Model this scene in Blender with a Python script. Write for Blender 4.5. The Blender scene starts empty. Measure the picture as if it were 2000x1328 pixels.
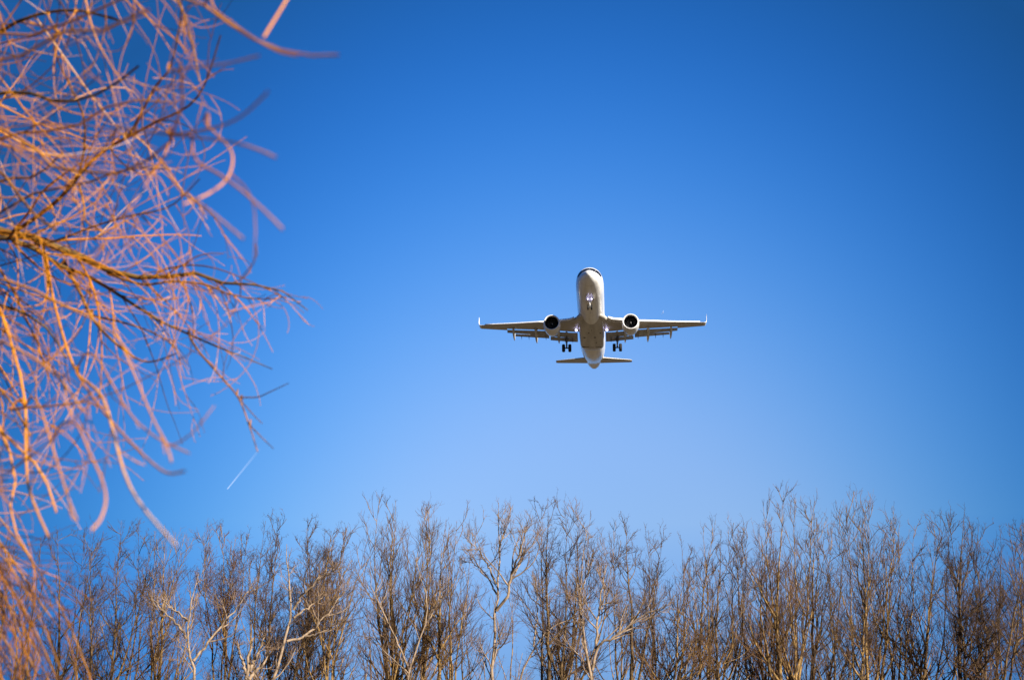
import bpy, math, random
import numpy as np
from mathutils import Vector, Matrix, Euler

scene = bpy.context.scene
COL = scene.collection
R = math.radians

# ------------------------------------------------------------------ camera
CAM_Z = 1.7
PITCH = R(17.5)
FPX = 50.0 / 36.0 * 2000.0
cd = bpy.data.cameras.new('camera')
cam = bpy.data.objects.new('camera', cd)
COL.objects.link(cam)
cam.location = (0, 0, CAM_Z)
cam.rotation_euler = (R(90) + PITCH, 0, 0)
cd.lens = 50.0
cd.sensor_width = 36.0
cd.clip_start = 0.05
cd.clip_end = 200000.0
cd.dof.use_dof = True
cd.dof.focus_distance = 190.0
cd.dof.aperture_fstop = 4.0
scene.camera = cam

# ------------------------------------------------------------------ sky, sun, exposure
SUN_EL, SUN_AZ = R(28), R(132)          # azimuth clockwise from +Y: behind the camera, to the right
world = bpy.data.worlds.new('World')
scene.world = world
world.use_nodes = True
wn, wl = world.node_tree.nodes, world.node_tree.links
bg = wn['Background']
bg.inputs['Strength'].default_value = 0.061
sky = wn.new('ShaderNodeTexSky')
sky.sky_type = 'NISHITA'
sky.sun_disc = False
sky.sun_elevation = SUN_EL
sky.sun_rotation = SUN_AZ
sky.air_density = 1.0
sky.dust_density = 0.2
sky.ozone_density = 10.0
# vignette and glow painted into the sky colour: pale low ahead, deeper blue away
def wmath(op, a, b=None):
    m = wn.new('ShaderNodeMath'); m.operation = op
    for i, q in enumerate((a, b)):
        if q is None: continue
        if isinstance(q, (int, float)): m.inputs[i].default_value = q
        else: wl.new(q, m.inputs[i])
    return m.outputs[0]
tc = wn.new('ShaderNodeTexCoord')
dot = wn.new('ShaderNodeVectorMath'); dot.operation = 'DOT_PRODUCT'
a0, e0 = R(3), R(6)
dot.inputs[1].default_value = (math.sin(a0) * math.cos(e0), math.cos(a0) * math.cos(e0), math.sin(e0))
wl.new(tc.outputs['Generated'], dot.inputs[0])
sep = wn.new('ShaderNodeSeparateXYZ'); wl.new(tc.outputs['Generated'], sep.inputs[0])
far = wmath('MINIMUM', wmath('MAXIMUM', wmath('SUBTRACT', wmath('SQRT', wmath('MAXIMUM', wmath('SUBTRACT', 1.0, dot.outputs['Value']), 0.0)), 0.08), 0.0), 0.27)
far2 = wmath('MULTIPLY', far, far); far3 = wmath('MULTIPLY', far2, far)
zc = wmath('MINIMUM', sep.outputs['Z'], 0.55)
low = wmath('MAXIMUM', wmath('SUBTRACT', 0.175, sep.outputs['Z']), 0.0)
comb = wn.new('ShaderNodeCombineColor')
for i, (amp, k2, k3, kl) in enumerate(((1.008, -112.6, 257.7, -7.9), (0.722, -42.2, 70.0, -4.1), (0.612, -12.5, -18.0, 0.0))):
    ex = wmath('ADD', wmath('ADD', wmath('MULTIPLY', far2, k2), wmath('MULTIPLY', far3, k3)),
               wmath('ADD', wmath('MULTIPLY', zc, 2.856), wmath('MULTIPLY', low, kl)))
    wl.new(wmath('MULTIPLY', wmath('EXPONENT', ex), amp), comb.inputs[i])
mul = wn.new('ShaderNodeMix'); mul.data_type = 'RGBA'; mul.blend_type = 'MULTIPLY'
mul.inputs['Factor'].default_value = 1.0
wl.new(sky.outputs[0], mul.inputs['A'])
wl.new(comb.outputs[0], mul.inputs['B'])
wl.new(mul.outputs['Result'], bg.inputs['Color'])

sd = bpy.data.lights.new('sun', 'SUN')
sun = bpy.data.objects.new('sun', sd)
COL.objects.link(sun)
sd.energy = 5.0
sd.angle = R(0.5)
sd.color = (1.0, 0.92, 0.80)
sun_dir = Vector((math.sin(SUN_AZ) * math.cos(SUN_EL), math.cos(SUN_AZ) * math.cos(SUN_EL), math.sin(SUN_EL)))
sun.rotation_euler = sun_dir.to_track_quat('Z', 'Y').to_euler()
sun.location = (30, -30, 40)

scene.view_settings.view_transform = 'Standard'
scene.view_settings.look = 'None'
scene.view_settings.gamma = 1.0
scene.view_settings.exposure = 1.3
scene.cycles.use_denoising = True
scene.cycles.max_bounces = 6

# ------------------------------------------------------------------ helpers
def at(u, v, dist):
    """Point seen at pixel (u, v) of the 2000 px wide photograph, dist metres along the lens axis."""
    x = (u - 1000.0) / FPX * dist
    z = -(v - 664.0) / FPX * dist
    c, s = math.cos(PITCH), math.sin(PITCH)
    return np.array((x, dist * c - z * s, CAM_Z + dist * s + z * c))

def at_y(u, v, Y):
    """Point on the same ray at ground distance Y."""
    p = at(u, v, 1.0) - np.array((0, 0, CAM_Z))
    return p * (Y / p[1]) + np.array((0, 0, CAM_Z))

def mesh_from(name, V, F, mat, parent=None, smooth=True, attr=None):
    me = bpy.data.meshes.new(name)
    if isinstance(F, np.ndarray):
        nf, k = F.shape
        me.vertices.add(len(V)); me.vertices.foreach_set('co', np.asarray(V, np.float32).ravel())
        me.loops.add(nf * k); me.loops.foreach_set('vertex_index', F.astype(np.int32).ravel())
        me.polygons.add(nf)
        me.polygons.foreach_set('loop_start', np.arange(0, nf * k, k, dtype=np.int32))
        me.polygons.foreach_set('loop_total', np.full(nf, k, np.int32))
        me.update(calc_edges=True)
    else:
        me.from_pydata([tuple(map(float, v)) for v in V], [], F)
        me.update()
    if smooth:
        me.polygons.foreach_set('use_smooth', np.ones(len(me.polygons), bool))
    if attr is not None:
        a = me.attributes.new('tone', 'FLOAT', 'POINT')
        a.data.foreach_set('value', np.asarray(attr, np.float32))
    me.materials.append(mat)
    o = bpy.data.objects.new(name, me)
    COL.objects.link(o)
    if parent is not None:
        o.parent = parent
    return o

def empty(name, loc=(0, 0, 0), label=None, cat=None, group=None):
    o = bpy.data.objects.new(name, None)
    COL.objects.link(o)
    o.location = loc
    o.empty_display_size = 0.5
    if label: o['label'] = label
    if cat: o['category'] = cat
    if group: o['group'] = group
    return o

def tag(o, label=None, cat=None, group=None, kind=None):
    if label: o['label'] = label
    if cat: o['category'] = cat
    if group: o['group'] = group
    if kind: o['kind'] = kind
    return o

# ------------------------------------------------------------------ materials
def new_mat(name):
    m = bpy.data.materials.new(name)
    m.use_nodes = True
    return m, m.node_tree.nodes, m.node_tree.links, m.node_tree.nodes['Principled BSDF']

def noise_mat(name, c1, c2, scale=3.0, rough=0.6, metallic=0.0, detail=6.0, lo=0.35, hi=0.65, coat=0.0, bump=0.0, stretch=None, spec=0.5):
    m, n, l, b = new_mat(name)
    t = n.new('ShaderNodeTexCoord')
    nz = n.new('ShaderNodeTexNoise')
    nz.inputs['Scale'].default_value = scale
    nz.inputs['Detail'].default_value = detail
    if stretch:
        mp = n.new('ShaderNodeMapping'); mp.inputs['Scale'].default_value = stretch
        l.new(t.outputs['Object'], mp.inputs['Vector']); l.new(mp.outputs[0], nz.inputs['Vector'])
    else:
        l.new(t.outputs['Object'], nz.inputs['Vector'])
    r = n.new('ShaderNodeValToRGB')
    r.color_ramp.elements[0].position = lo; r.color_ramp.elements[0].color = (*c1, 1)
    r.color_ramp.elements[1].position = hi; r.color_ramp.elements[1].color = (*c2, 1)
    l.new(nz.outputs['Fac'], r.inputs['Fac'])
    l.new(r.outputs['Color'], b.inputs['Base Color'])
    b.inputs['Roughness'].default_value = rough
    b.inputs['Metallic'].default_value = metallic
    b.inputs['Specular IOR Level'].default_value = spec
    if coat:
        b.inputs['Coat Weight'].default_value = coat
        b.inputs['Coat Roughness'].default_value = 0.08
    if bump:
        bp = n.new('ShaderNodeBump'); bp.inputs['Strength'].default_value = bump
        l.new(nz.outputs['Fac'], bp.inputs['Height']); l.new(bp.outputs[0], b.inputs['Normal'])
    return m

def emit_mat(name, col, strength):
    m, n, l, b = new_mat(name)
    b.inputs['Base Color'].default_value = (0.8, 0.8, 0.8, 1)
    b.inputs['Emission Color'].default_value = (*col, 1)
    b.inputs['Emission Strength'].default_value = strength
    return m

def tone_mat(name, dark, mid, light, rough=0.7, scale=20.0):
    """Bark whose colour varies from shoot to shoot with the mesh's own 'tone' attribute."""
    m, n, l, b = new_mat(name)
    a = n.new('ShaderNodeAttribute'); a.attribute_name = 'tone'
    nz = n.new('ShaderNodeTexNoise'); nz.inputs['Scale'].default_value = scale; nz.inputs['Detail'].default_value = 3
    t = n.new('ShaderNodeTexCoord'); l.new(t.outputs['Object'], nz.inputs['Vector'])
    ad = n.new('ShaderNodeMath'); ad.operation = 'MULTIPLY_ADD'
    ad.inputs[1].default_value = 0.5; 
    l.new(nz.outputs['Fac'], ad.inputs[0]); 
    sb = n.new('ShaderNodeMath'); sb.operation = 'SUBTRACT'; sb.inputs[1].default_value = 0.25
    l.new(a.outputs['Fac'], sb.inputs[0]); l.new(sb.outputs[0], ad.inputs[2])
    r = n.new('ShaderNodeValToRGB')
    e = r.color_ramp.elements
    e[0].position = 0.0; e[0].color = (*dark, 1)
    e[1].position = 1.0; e[1].color = (.62, .37, .20, 1)
    k = e.new(0.42); k.color = (*mid, 1)
    k = e.new(0.74); k.color = (*light, 1)
    l.new(ad.outputs[0], r.inputs['Fac'])
    l.new(r.outputs['Color'], b.inputs['Base Color'])
    b.inputs['Roughness'].default_value = rough
    b.inputs['Specular IOR Level'].default_value = 0.15
    return m

def fuselage_mat():
    m, n, l, b = new_mat('airliner_white_paint')
    t = n.new('ShaderNodeTexCoord')
    mp = n.new('ShaderNodeMapping'); mp.inputs['Scale'].default_value = (1.6, 0.18, 1.6)
    l.new(t.outputs['Object'], mp.inputs['Vector'])
    nz = n.new('ShaderNodeTexNoise'); nz.inputs['Scale'].default_value = 1.5; nz.inputs['Detail'].default_value = 8
    l.new(mp.outputs[0], nz.inputs['Vector'])
    r = n.new('ShaderNodeValToRGB')
    r.color_ramp.elements[0].position = 0.30; r.color_ramp.elements[0].color = (0.70, 0.69, 0.66, 1)
    r.color_ramp.elements[1].position = 0.55; r.color_ramp.elements[1].color = (0.87, 0.865, 0.85, 1)
    l.new(nz.outputs['Fac'], r.inputs['Fac'])
    # circumferential skin joints
    sx = n.new('ShaderNodeSeparateXYZ'); l.new(t.outputs['Object'], sx.inputs[0])
    fr = n.new('ShaderNodeMath'); fr.operation = 'PINGPONG'; fr.inputs[1].default_value = 2.65
    l.new(sx.outputs['Y'], fr.inputs[0])
    lt = n.new('ShaderNodeMath'); lt.operation = 'LESS_THAN'; lt.inputs[1].default_value = 0.03
    l.new(fr.outputs[0], lt.inputs[0])
    mx = n.new('ShaderNodeMix'); mx.data_type = 'RGBA'; mx.inputs['B'].default_value = (0.42, 0.41, 0.39, 1)
    sc_ = n.new('ShaderNodeMath'); sc_.operation = 'MULTIPLY'; sc_.inputs[1].default_value = 0.7
    l.new(lt.outputs[0], sc_.inputs[0]); l.new(sc_.outputs[0], mx.inputs['Factor'])
    l.new(r.outputs['Color'], mx.inputs['A'])
    l.new(mx.outputs['Result'], b.inputs['Base Color'])
    b.inputs['Roughness'].default_value = 0.32
    b.inputs['Coat Weight'].default_value = 0.6
    b.inputs['Coat Roughness'].default_value = 0.06
    return m

M = {}
M['white'] = fuselage_mat()
M['belly'] = noise_mat('belly_fairing_paint', (0.36, 0.34, 0.31), (0.54, 0.52, 0.49), 1.0, 0.38, lo=0.28, hi=0.6, coat=0.3, stretch=(1.2, .25, 1.2))
M['wing'] = noise_mat('wing_grey_paint', (0.43, 0.40, 0.34), (0.54, 0.50, 0.44), 1.2, 0.42, lo=0.3, hi=0.7)
M['slat'] = noise_mat('slat_bare_aluminium', (0.78, 0.77, 0.75), (0.84, 0.83, 0.81), 2.0, 0.4)
M['flap'] = noise_mat('flap_grey_paint', (0.30, 0.29, 0.27), (0.40, 0.39, 0.37), 2.5, 0.5)
M['canoe'] = noise_mat('fairing_grey_paint', (0.50, 0.49, 0.46), (0.62, 0.61, 0.58), 2.5, 0.4)
M['nacelle'] = noise_mat('nacelle_white_paint', (0.70, 0.69, 0.66), (0.80, 0.79, 0.77), 1.5, 0.3, coat=0.5)
M['lip'] = noise_mat('polished_inlet_lip', (0.80, 0.79, 0.78), (0.86, 0.85, 0.84), 3.0, 0.3, metallic=0.15)
M['duct'] = noise_mat('inlet_duct_dark', (0.012, 0.012, 0.013), (0.02, 0.02, 0.02), 5.0, 0.7, spec=0.2)
M['fan'] = noise_mat('fan_blade_titanium', (0.02, 0.02, 0.022), (0.035, 0.035, 0.038), 6.0, 0.5, spec=0.3)
M['hot'] = noise_mat('exhaust_heat_stained_metal', (0.16, 0.11, 0.07), (0.30, 0.22, 0.15), 4.0, 0.4, metallic=0.6)
M['strut'] = noise_mat('landing_gear_strut_grey', (0.06, 0.055, 0.05), (0.11, 0.10, 0.095), 6.0, 0.45)
M['strutw'] = noise_mat('landing_gear_strut_white', (0.70, 0.69, 0.67), (0.80, 0.79, 0.77), 6.0, 0.4)
M['tyre'] = noise_mat('tyre_rubber', (0.010, 0.010, 0.010), (0.022, 0.021, 0.02), 9.0, 0.75, spec=0.25)
M['rim'] = noise_mat('wheel_rim_grey', (0.18, 0.18, 0.18), (0.28, 0.28, 0.27), 9.0, 0.45)
M['glass'] = noise_mat('cockpit_glass_dark', (0.006, 0.006, 0.009), (0.012, 0.012, 0.016), 4.0, 0.35, spec=0.25)
M['light'] = emit_mat('lit_landing_lamp', (0.62, 0.58, 1.0), 2.6)
M['dark'] = noise_mat('dark_sealant', (0.05, 0.045, 0.04), (0.10, 0.09, 0.08), 6.0, 0.7)

# ------------------------------------------------------------------ ground
def ground():
    m, n, l, b = new_mat('dry_spring_grass')
    t = n.new('ShaderNodeTexCoord')
    nz = n.new('ShaderNodeTexNoise'); nz.inputs['Scale'].default_value = 0.05; nz.inputs['Detail'].default_value = 12
    l.new(t.outputs['Object'], nz.inputs['Vector'])
    r = n.new('ShaderNodeValToRGB')
    r.color_ramp.elements[0].position = 0.35; r.color_ramp.elements[0].color = (0.040, 0.026, 0.010, 1)
    r.color_ramp.elements[1].position = 0.68; r.color_ramp.elements[1].color = (0.086, 0.059, 0.025, 1)
    k = r.color_ramp.elements.new(0.5); k.color = (0.057, 0.040, 0.016, 1)
    l.new(nz.outputs['Fac'], r.inputs['Fac']); l.new(r.outputs['Color'], b.inputs['Base Color'])
    n2 = n.new('ShaderNodeTexNoise'); n2.inputs['Scale'].default_value = 9.0; n2.inputs['Detail'].default_value = 8
    l.new(t.outputs['Object'], n2.inputs['Vector'])
    bp = n.new('ShaderNodeBump'); bp.inputs['Strength'].default_value = 0.5
    l.new(n2.outputs['Fac'], bp.inputs['Height']); l.new(bp.outputs[0], b.inputs['Normal'])
    b.inputs['Roughness'].default_value = 0.95
    N = 40
    xs = np.sign(np.linspace(-1, 1, N)) * np.abs(np.linspace(-1, 1, N)) ** 2.5 * 30000
    rng = np.random.default_rng(3)
    V = []
    for y in xs:
        for x in xs:
            d = math.hypot(x, y)
            V.append((x, y, -0.02 + (rng.random() - .5) * min(.12, d * .002)))
    F = [(j * N + i, j * N + i + 1, (j + 1) * N + i + 1, (j + 1) * N + i) for j in range(N - 1) for i in range(N - 1)]
    o = mesh_from('ground', V, F, m)
    tag(o, kind='structure')
ground()

# ------------------------------------------------------------------ lofting tools for the airliner
YO = 18.0      # the airliner's own origin lies 18 m behind the nose

def loft(name, rings, mat, parent, cap=(True, True), closed=True, smooth=True):
    n = len(rings[0]); V = []; F = []
    for r in rings: V += [(p[0], p[1] - YO, p[2]) for p in r]
    m = n if closed else n - 1
    for i in range(len(rings) - 1):
        for j in range(m):
            a, b2 = i * n + j, i * n + (j + 1) % n
            F.append((a, b2, b2 + n, a + n))
    if cap[0]: F.append(tuple(range(n - 1, -1, -1)))
    if cap[1]: F.append(tuple(range((len(rings) - 1) * n, len(rings) * n)))
    o = mesh_from(name, V, F, mat, parent, smooth)
    fix_normals(o)
    return o

def fix_normals(o):
    import bmesh
    bm = bmesh.new(); bm.from_mesh(o.data)
    bmesh.ops.recalc_face_normals(bm, faces=bm.faces)
    bm.to_mesh(o.data); bm.free()
    return o

def sharpen(o, ang=40):
    me = o.data
    import bmesh
    bm = bmesh.new(); bm.from_mesh(me)
    for e in bm.edges:
        if len(e.link_faces) == 2 and e.calc_face_angle(0) > R(ang): e.smooth = False
    bm.to_mesh(me); bm.free()
    return o

FUS = np.array([  # y, top, bottom, half width
    (0.0, -.60, -.63, .02), (.06, -.42, -.80, .20), (.15, -.27, -.95, .37), (.5, -.02, -1.22, .70), (1.0, .16, -1.45, 1.0), (1.5, .30, -1.60, 1.22),
    (2.2, .88, -1.75, 1.46), (3.0, 1.42, -1.88, 1.66), (4.0, 1.82, -1.98, 1.82), (5.0, 2.0, -2.04, 1.92), (6.2, 2.06, -2.07, 1.965),
    (7.5, 2.07, -2.07, 1.975), (12, 2.07, -2.07, 1.975), (20, 2.07, -2.07, 1.975), (27, 2.07, -2.07, 1.975), (30, 2.07, -1.95, 1.97), (33, 2.07, -1.58, 1.92),
    (36, 2.03, -1.02, 1.78), (38, 1.95, -.55, 1.60), (40, 1.83, -.08, 1.34), (42, 1.60, .15, 1.12), (43.5, 1.30, .36, .84), (44.3, 1.04, .50, .52), (44.5, .88, .60, .22)])

def fus(y):
    def raw(q): return np.array([np.interp(q, FUS[:, 0], FUS[:, k]) for k in (1, 2, 3)])
    if y < 0.6 or y > 44.2: return raw(y)
    d = 0.22 if y < 3.5 else 0.5
    return np.mean([raw(y + e) for e in (-d, -d / 2, 0, d / 2, d)], axis=0)

def fus_point(y, th, off=0.0):
    """Surface point; th is measured from the crown of the fuselage towards +x."""
    t, b, w = fus(y)
    c, h = (t + b) / 2, (t - b) / 2
    return (math.sin(th) * (w + off), y, c + math.cos(th) * (h + off))

def fuselage_rings():
    from_y = FUS[:, 0]
    ys = sorted(set(list(from_y) + list(np.linspace(0.25, 7, 24)) + list(np.linspace(28, 44, 22))))
    tab = [(y, *fus(y)) for y in ys]
    n = 64
    rings = []
    for y, t, b, w in tab:
        c, h = (t + b) / 2, (t - b) / 2
        rings.append([(math.sin(2 * math.pi * k / n) * w, y, c + math.cos(2 * math.pi * k / n) * h) for k in range(n)])
    return rings

def airfoil(npt=12, cut=1.0, t=0.12):
    """Closed loop of (x/c, z/c), upper surface from the rear to the nose, then the lower one back; cut ends it at that chord fraction."""
    def th(x): return 5 * t * (.2969 * math.sqrt(x) - .126 * x - .3516 * x * x + .2843 * x ** 3 - .1015 * x ** 4)
    xs = [cut * (1 - math.cos(math.pi * k / npt)) / 2 for k in range(npt + 1)]
    cam_ = lambda x: .03 * (1 - (2 * x - .8) ** 2) if True else 0
    up = [(x, cam_(x) + th(x)) for x in reversed(xs)]
    lo = [(x, cam_(x) - th(x)) for x in xs[1:]]
    return up + lo

def foil_ring(x, yle, chord, z, t=.12, cut=1.0, twist=0.0, cant=0.0, npt=12):
    r = []
    ca, sa = math.cos(twist), math.sin(twist)
    for fx, fz in airfoil(npt, cut, t):
        y, dz = fx * chord, fz * chord
        y, dz = y * ca + dz * sa, -y * sa + dz * ca
        r.append((x - math.sin(cant) * dz, yle + y, z + math.cos(cant) * dz))
    return r

def wing_station(x):
    xs = (1.2, 1.9, 2.15, 2.6, 3.2, 6.4, 11.5, 15.0, 17.0)
    yle = (13.4, 14.5, 15.3, 16.1, 16.7, 18.45, 21.15, 22.98, 24.0)
    ch = (8.85, 7.75, 6.95, 6.1, 5.5, 3.95, 2.75, 2.0, 1.55)
    zz = (-1.50, -1.44, -1.40, -1.36, -1.30, -.90, -.06, .56, .90)
    th = (.10, .115, .125, .135, .13, .12, .11, .105, .10)
    return [float(np.interp(x, xs, a)) for a in (yle, ch, zz, th)]

CUT = .74
FLAP_END = 12.95

def build_wing(root, s):
    rings = []
    xs = [1.2, 1.9, 2.15, 2.35, 2.6, 3.2, 4, 5, 6.4, 8, 10, 11.5, FLAP_END]
    for x in xs:
        y, c, z, t = wing_station(x)
        rings.append(foil_ring(s * x, y, c, z, t, CUT, R(2.0 - 2.5 * x / 17)))
    for x in (FLAP_END + .04, 14, 15, 16, 17.0):
        y, c, z, t = wing_station(x)
        rings.append(foil_ring(s * x, y, c, z, t, 1.0, R(2.0 - 2.5 * x / 17)))
    w = loft('wing', rings, M['wing'], root)
    sharpen(w, 50)
    # curved blade at the tip
    y, c, z, t = wing_station(17.0)
    wr = []
    for x, yy, cc, zz, ca in ((17.0, 24.0, 1.55, .90, 5), (17.14, 24.10, 1.50, .94, 22), (17.28, 24.24, 1.42, 1.04, 48), (17.38, 24.42, 1.34, 1.22, 70),
                              (17.44, 24.72, 1.20, 1.55, 82), (17.48, 25.2, .96, 2.10, 85), (17.53, 25.8, .64, 2.78, 85), (17.55, 26.1, .38, 3.05, 85)):
        wr.append(foil_ring(s * x, yy, cc, zz, .10, 1.0, R(-.5), s * R(ca)))
    loft('winglet', wr, M['white'], w)
    # slats, run out ahead of and below the leading edge
    for x0, x1 in ((2.5, 5.15), (6.55, 16.35)):
        sr = []
        for x in np.linspace(x0, x1, 8):
            y, c, z, t = wing_station(x)
            k = c * .15 if c * .15 < .62 else .62
            k = max(k, .36) * 1.22
            prof = [(-.30, -.34), (-.48, -.22), (-.50, -.08), (-.36, .10), (-.05, .26), (.35, .38), (.36, .34), (-.0, .20), (-.22, .06), (-.30, -.08), (-.24, -.26)]
            sr.append([(s * x, y + p * k - .05, z + .035 * c + q * k) for p, q in prof])
        loft('slat', sr, M['slat'], w)
    # two-element flaps
    def flap(x0, x1, name, c0, c1, dy, dz, defl, mat):
        fr = []
        for x in np.linspace(x0, x1, 7):
            y, c, z, t = wing_station(x)
            f = (x - x0) / (x1 - x0)
            ck = c0 + (c1 - c0) * f
            tl = R(2.0 - 2.5 * x / 17)
            yb = y + c * CUT * math.cos(tl) + dy
            zb = z - c * CUT * math.sin(tl) + dz
            fr.append(foil_ring(s * x, yb, ck, zb, .13, 1.0, R(defl), npt=8))
        o = loft(name, fr, mat, w)
        return o
    flap(2.1, 6.25, 'flap', 1.10, .96, .00, -.27, 26, M['flap'])
    flap(6.45, FLAP_END, 'flap', .95, .63, .00, -.20, 26, M['flap'])
    flap(2.1, 6.25, 'flap_tab', .72, .62, .96, -.75, 38, M['flap'])
    flap(6.45, 11.7, 'flap_tab', .60, .42, .78, -.55, 38, M['flap'])
    # canoe fairings over the flap tracks
    for x, L, r0 in ((5.0, 3.9, .25), (8.45, 3.9, .27), (11.95, 3.2, .22)):
        y, c, z, t = wing_station(x)
        yb = y + c * .50; zb = z - .02 * c - .18
        fr = []
        for f in np.linspace(0, 1, 13):
            yy = yb + f * L
            zz = zb - .10 - (max(0, f - .35) ** 1.25) * .62 * L * .62
            rr = r0 * math.sin(math.pi * min(1, .06 + f * .94) ** .8) ** .6 + .004
            fr.append([(s * x + math.cos(q) * rr, yy, zz + math.sin(q) * rr * 1.5) for q in np.linspace(0, 2 * math.pi, 13)[:-1]])
        loft('flap_track_fairing', fr, M['canoe'], w)
    for x in (2.9, 6.95, 9.6, 10.75):
        y, c, z, t = wing_station(x)
        yb = y + c * CUT + .75; zb = z - .62 - (.25 if x < 6.4 else 0)
        fr = []
        for f in np.linspace(0, 1, 5):
            rr = .05 * (1 - .7 * abs(2 * f - 1)) + .004
            fr.append([(s * x + math.cos(q) * rr, yb + f * .75, zb - f * .55 + math.sin(q) * rr * 1.6) for q in np.linspace(0, 2 * math.pi, 9)[:-1]])
        loft('flap_bracket', fr, M['strut'], w)
    # landing lamp swung down below the root, lit
    lamp('landing_light', (s * 2.28, 18.9, -1.95), .17, w)
    return w

def revolve(name, prof, centre, mat, parent, n=48, pitch=0.0, cap=(False, False)):
    """prof: (y, radius) list, y measured aft of centre."""
    rings = []
    cp, sp = math.cos(pitch), math.sin(pitch)
    for y, r in prof:
        ring = []
        for k in range(n):
            a = 2 * math.pi * k / n
            dx, dz = math.cos(a) * r, math.sin(a) * r
            ring.append((centre[0] + dx, centre[1] + y * cp - dz * sp, centre[2] + dz * cp + y * sp))
        rings.append(ring)
    return loft(name, rings, mat, parent, cap)

def lamp(name, c, r, parent):
    rings = []
    for y, k in ((0, .30), (.02, .72), (.06, 1.0), (.16, 1.0), (.28, .6), (.34, .2)):
        rings.append([(c[0] + math.cos(a) * r * k, c[1] + y, c[2] + math.sin(a) * r * k) for a in np.linspace(0, 2 * math.pi, 17)[:-1]])
    o = loft(name, rings, M['light'], parent)
    return o

def bar(pts, rads, n=10):
    """Rings of a round bar through the points, for loft()."""
    P = [np.array(p, float) for p in pts]
    rings = []
    for i, p in enumerate(P):
        t = P[min(i + 1, len(P) - 1)] - P[max(i - 1, 0)]
        t = t / np.linalg.norm(t)
        ref = np.array((1, 0, 0)) if abs(t[0]) < .8 else np.array((0, 1, 0))
        a = np.cross(t, ref); a /= np.linalg.norm(a); b = np.cross(t, a)
        rings.append([tuple(p + (a * math.cos(q) + b * math.sin(q)) * rads[i]) for q in np.linspace(0, 2 * math.pi, n + 1)[:-1]])
    return rings

def multi(name, loops, mat, parent):
    """Several ring lists in one mesh: the pieces of one part."""
    V, F = [], []
    for rings in loops:
        n = len(rings[0]); b0 = len(V)
        for r in rings: V += [(p[0], p[1] - YO, p[2]) for p in r]
        for i in range(len(rings) - 1):
            for j in range(n):
                a, b2 = b0 + i * n + j, b0 + i * n + (j + 1) % n
                F.append((a, b2, b2 + n, a + n))
        F.append(tuple(range(b0 + n - 1, b0 - 1, -1))); F.append(tuple(range(b0 + (len(rings) - 1) * n, b0 + len(rings) * n)))
    o = mesh_from(name, V, F, mat, parent)
    fix_normals(o)
    return sharpen(o, 45)

def box_rings(x0, x1, y0, y1, z0, z1):
    return [[(x0, y0, z), (x1, y0, z), (x1, y1, z), (x0, y1, z)] for z in (z0, z1)]

def wheel(parent, c, r, w):
    prof = []
    for a in np.linspace(-80, 80, 13):
        prof.append((math.sin(R(a)) * w / 2, r - (w * .30) * (1 - math.cos(R(a)))))
    prof = [(-w * .46, r * .55)] + prof + [(w * .46, r * .55)]
    rings = []
    for x, q in prof:
        rings.append([(c[0] + x, c[1] + math.cos(a) * q, c[2] + math.sin(a) * q) for a in np.linspace(0, 2 * math.pi, 33)[:-1]])
    o = loft('wheel', rings, M['tyre'], parent, (False, False))
    rr = []
    for x, q in ((-w * .44, .02), (-w * .40, r * .2), (-w * .30, r * .4), (-w * .45, r * .56), (w * .45, r * .56), (w * .30, r * .4), (w * .40, r * .2), (w * .44, .02)):
        rr.append([(c[0] + x, c[1] + math.cos(a) * q, c[2] + math.sin(a) * q) for a in np.linspace(0, 2 * math.pi, 25)[:-1]])
    return o, rr

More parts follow.
